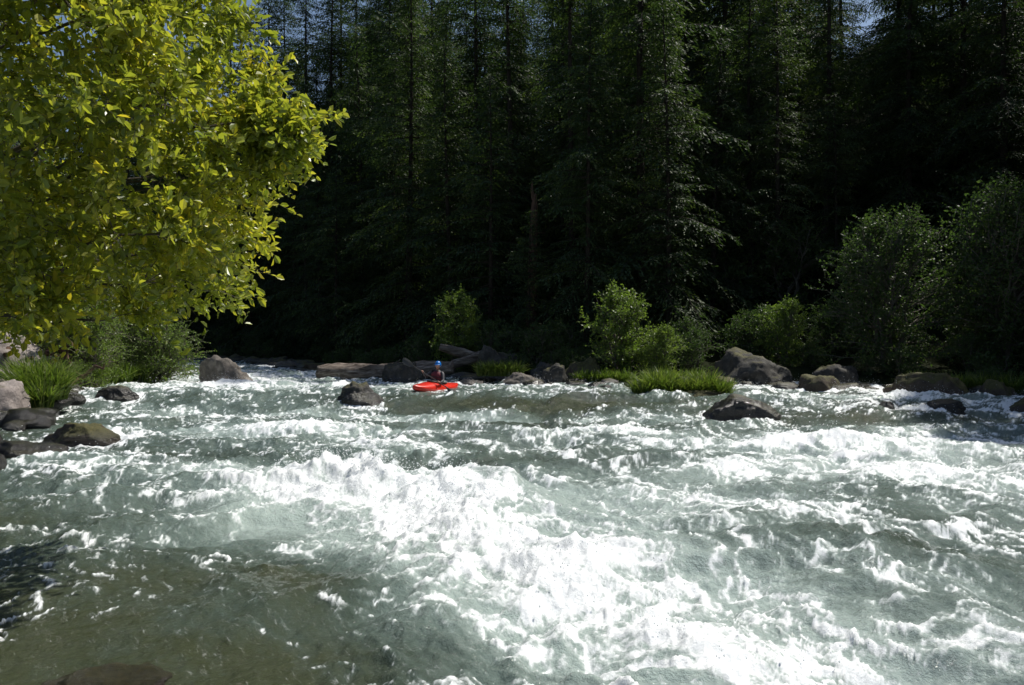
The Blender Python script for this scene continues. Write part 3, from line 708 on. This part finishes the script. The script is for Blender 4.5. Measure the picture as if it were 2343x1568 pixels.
per = emp('kayaker')
def skin(name, joints, edges, root, mats, pick, sub=2):
    me = bpy.data.meshes.new(name); me.from_pydata([j[:3] for j in joints], edges, [])
    ob = bpy.data.objects.new(name, me); COL.objects.link(ob)
    md = ob.modifiers.new('s', 'SKIN'); md.use_smooth_shade = True
    for k, j in enumerate(joints):
        r = j[3] if len(j) == 4 else j[3:5]
        me.skin_vertices[0].data[k].radius = (r, r) if not isinstance(r, tuple) else r
        me.skin_vertices[0].data[k].use_root = (k == root)
    s = ob.modifiers.new('b', 'SUBSURF'); s.levels = sub; s.render_levels = sub
    dg = bpy.context.evaluated_depsgraph_get(); dg.update()
    m2 = bpy.data.meshes.new_from_object(ob.evaluated_get(dg)); bpy.data.objects.remove(ob)
    m2.materials.clear()
    for mm in mats: m2.materials.append(mm)
    for p in m2.polygons: p.use_smooth = True; p.material_index = pick(p.center)
    return m2
PC = Vector((.44, 0, .40)); PD = Vector((.05, -.90, .38)).normalized()
hr = PC+PD*.33; hl = PC-PD*.33
J = [(0, 0, .14, .15), (.01, 0, .28, .135), (.03, 0, .42, .15), (.03, 0, .53, .10), (.045, 0, .60, .055), (.055, 0, .66, .055),
     (.03, .11, .53, .085), (.04, .19, .51, .068), (.17, .30, .30, .048), (hl.x-.07, hl.y+.02, hl.z, .030),
     (.03, -.11, .53, .085), (.04, -.19, .52, .068), (.17, -.34, .38, .048), (hr.x-.07, hr.y-.02, hr.z-.01, .030),
     (.18, .11, .10, .10), (.5, .16, .16, .075), (.18, -.11, .10, .10), (.5, -.16, .16, .075), (.85, .1, .03, .05), (.85, -.1, .03, .05)]
E = [(0, 1), (1, 2), (2, 3), (3, 4), (4, 5), (3, 6), (6, 7), (7, 8), (8, 9), (3, 10), (10, 11), (11, 12), (12, 13), (0, 14), (14, 15), (15, 18), (0, 16), (16, 17), (17, 19)]
obj('body', skin('body', J, E, 0, [K_JKT, K_SKIN], lambda c: 1 if (c.z > .6 and abs(c.y) < .1) else 0), parent=per)
# vest
V = []; F = []; lv = [(.22, .15, .175), (.30, .16, .185), (.40, .175, .20), (.48, .17, .19), (.54, .13, .13), (.575, .095, .085)]
for z, a, b in lv:
    for j in range(28):
        q = 2*math.pi*j/28; cx = math.cos(q); sy = math.sin(q)
        V.append((.025+a*np.sign(cx)*abs(cx)**.8, b*np.sign(sy)*abs(sy)**.8, z))
for a in range(len(lv)-1):
    for j in range(28): F.append((a*28+j, a*28+(j+1) % 28, (a+1)*28+(j+1) % 28, (a+1)*28+j))
obj('life_vest', build('life_vest', V, [np.array(F)], [K_VEST], None, True), parent=per)
mb = MB()
for z in (.30, .40): mb.tube(np.stack([.025+(.17 if z < .35 else .182)*np.cos(th), (.193 if z < .35 else .207)*np.sin(th), z+0*th], 1), .012, 6, 0)
obj('vest_straps', mb.mesh('vest_straps', [K_BLK], True), parent=per)
# head, turned toward the viewer side of the river
hd = bpy.data.objects.new('head', None); COL.objects.link(hd); hd.parent = per; hd.location = (.07, 0, .755); hd.rotation_euler = (0, .08, .3)
bm = bmesh.new(); bmesh.ops.create_icosphere(bm, subdivisions=4, radius=1)
for v in bm.verts:
    x, y, z = v.co; fx = .098; 
    if z < 0: y *= 1-.28*(-z)**1.3; x = x*(1-.12*(-z))+(.10*(-z) if x > 0 else .25*(-z))
    nx, ny, nz = x*fx, y*.076, z*.115
    if x > 0:
        nx += .026*math.exp(-(ny/.012)**2-((nz+.022)/.02)**2)            # nose tip
        nx += .012*math.exp(-(ny/.010)**2-((nz-.005)/.03)**2)            # bridge
        for sy in (-1, 1): nx -= .010*math.exp(-((ny-sy*.031)/.014)**2-((nz-.008)/.011)**2)
        nx += .006*math.exp(-((nz-.028)/.010)**2-(ny/.05)**2)            # brow
        nx += .006*math.exp(-(ny/.022)**2-((nz+.058)/.007)**2)-.004*math.exp(-(ny/.02)**2-((nz+.065)/.003)**2)
        nx += .007*math.exp(-(ny/.02)**2-((nz+.095)/.013)**2)
    v.co = (nx, ny, nz)
me = bpy.data.meshes.new('face'); bm.to_mesh(me); bm.free(); me.materials.append(K_SKIN); me.materials.append(pmat('lips', (.4, .14, .12), .5))
for p in me.polygons:
    p.use_smooth = True; c = p.center
    if c.x > .05 and abs(c.y) < .024 and abs(c.z+.063) < .009: p.material_index = 1
obj('face', me, parent=hd)
def blobm(name, sc, mat, sub=3):
    bm = bmesh.new(); bmesh.ops.create_icosphere(bm, subdivisions=sub, radius=1)
    for v in bm.verts: v.co = (v.co.x*sc[0], v.co.y*sc[1], v.co.z*sc[2])
    me = bpy.data.meshes.new(name); bm.to_mesh(me); bm.free(); me.materials.append(mat)
    for p in me.polygons: p.use_smooth = True
    return me
for sy in (-1, 1):
    obj('eye', blobm('eye', (.008, .013, .008), K_WHT), (.083, sy*.031, .008), parent=hd)
    obj('iris', blobm('iris', (.004, .0055, .0055), K_EYE), (.0905, sy*.031, .008), parent=hd)
    obj('ear', blobm('ear', (.018, .009, .03), K_SKIN), (-.005, sy*.078, -.005), parent=hd)
bm = bmesh.new(); bmesh.ops.create_icosphere(bm, subdivisions=4, radius=1)
for v in bm.verts:
    x, y, z = v.co
    lim = .12 if x > .35 else (-.45)
    if z < lim: z = lim; x *= 1.02; y *= 1.02
    v.co = (x*.125-.006, y*.102, z*.122+.018)
for v in bm.verts:
    if v.co.x > .07 and v.co.z < .045: v.co.x += .022
me = bpy.data.meshes.new('helmet'); bm.to_mesh(me); bm.free(); me.materials.append(K_BLUE)
for p in me.polygons: p.use_smooth = True
obj('helmet', me, parent=hd)
mb = MB(); q = np.linspace(-1, 1, 15)
mb.tube(np.stack([.01+.05*(1-q*q), q*.082*(1-.25*(1-abs(q))), -.03-.095*(1-q**4)], 1), .006, 6, 0); obj('chin_strap', mb.mesh('chin_strap', [K_BLK], True), parent=hd)
# hands closed round the shaft
def hand(name, c, side, wrist):
    d = PD*side
    bx = (wrist-c); bx = (bx-PD*bx.dot(PD)).normalized(); up = PD.cross(bx).normalized()
    if up.z < 0: up = -up
    J = [(wrist.x, wrist.y, wrist.z, .026)]; E = []
    pc = c+bx*.036; J.append((*pc, .024)); E.append((0, 1))
    for i, ln in enumerate((.92, 1.0, .95, .8)):
        off = d*((i-1.5)*.021); prev = 1
        for kx, (ang, rad) in enumerate(((20, .034), (75, .030), (135, .026), (200, .024))):
            an = math.radians(20+(ang-20)*ln); p = c+off+bx*math.cos(an)*rad+up*math.sin(an)*rad
            J.append((*p, (.0095, .009, .0085, .0075)[kx])); E.append((prev, len(J)-1)); prev = len(J)-1
    prev = 1
    for kx, (ang, rad, o_) in enumerate(((-25, .036, -.03), (-80, .030, -.042), (-140, .026, -.040))):
        an = math.radians(ang); p = c+d*o_+bx*math.cos(an)*rad+up*math.sin(an)*rad
        J.append((*p, (.012, .0105, .009)[kx])); E.append((prev, len(J)-1)); prev = len(J)-1
    obj(name, skin(name, J, E, 1, [K_SKIN], lambda c: 0), parent=per)
hand('right_hand', hr, 1, Vector(J[13][:3])); hand('left_hand', hl, -1, Vector(J[9][:3]))
pad = emp('kayak_paddle')
mb = MB(); a, b = PC-PD*.8, PC+PD*.8
mb.tube(np.array([a[:], PC[:], b[:]]), .0155, 12, 0); obj('shaft', mb.mesh('shaft', [K_CARB], True), parent=pad)
for sgn in (-1, 1):
    n1 = PD*sgn; wv = Vector((1, 0, 0)).cross(PD).normalized() if sgn > 0 else (Vector((1, 0, 0)).cross(PD)*.7+Vector((.7, 0, 0))).normalized()
    wv = (wv-PD*wv.dot(PD)).normalized(); nv = n1.cross(wv)
    V = []; F = []; st = [(0, .016), (.05, .03), (.12, .075), (.22, .098), (.34, .102), (.42, .085), (.46, .045), (.47, .01)]
    for off in (.0, .008):
        for l, w_ in st:
            for q in (-1, -.5, 0, .5, 1):
                p = PC+n1*(.64+l)+wv*(q*w_)+nv*(.035*math.sin(l/.47*3.1)+.02*q*q+off); V.append(p[:])
    nst = len(st)
    for sd in (0, 1):
        for aa_ in range(nst-1):
            for j in range(4):
                q0 = sd*nst*5+aa_*5+j; F.append((q0, q0+1, q0+6, q0+5))
    for aa_ in range(nst-1):
        for j in (0, 4): q0 = aa_*5+j; F.append((q0, q0+5, q0+5+nst*5, q0+nst*5))
    obj('blade', build('blade', V, [np.array(F)], [K_CARB if sgn < 0 else pmat('blade_face', (.06, .06, .07), .3)], None, True), parent=pad)

# ------------------------------------------------------------ light, sky, camera
sv = Vector((math.sin(AZ)*math.cos(EL), math.cos(AZ)*math.cos(EL), math.sin(EL)))
sl = bpy.data.lights.new('sun', 'SUN'); sl.energy = 5; sl.angle = math.radians(.53); sl.color = (1, .96, .88)
so = bpy.data.objects.new('sun', sl); COL.objects.link(so); so.rotation_euler = sv.to_track_quat('Z', 'Y').to_euler()
wd = bpy.data.worlds.new('World'); scene.world = wd; wd.use_nodes = True; nt = wd.node_tree; bg = nt.nodes['Background']
sk = nt.nodes.new('ShaderNodeTexSky'); sk.sky_type = 'NISHITA'; sk.sun_disc = False; sk.sun_elevation = EL; sk.sun_rotation = AZ
nt.links.new(sk.outputs[0], bg.inputs[0]); bg.inputs[1].default_value = .095
scene.view_settings.view_transform = 'Standard'; scene.view_settings.look = 'None'; scene.view_settings.exposure = 0
cam = bpy.data.cameras.new('camera'); cam.lens = 27.5; cam.sensor_width = 36; cam.clip_end = 3000; cam.clip_start = .05
co = bpy.data.objects.new('camera', cam); COL.objects.link(co); co.location = (0, 0, 1.8); co.rotation_euler = (math.radians(90), 0, 0)
scene.camera = co
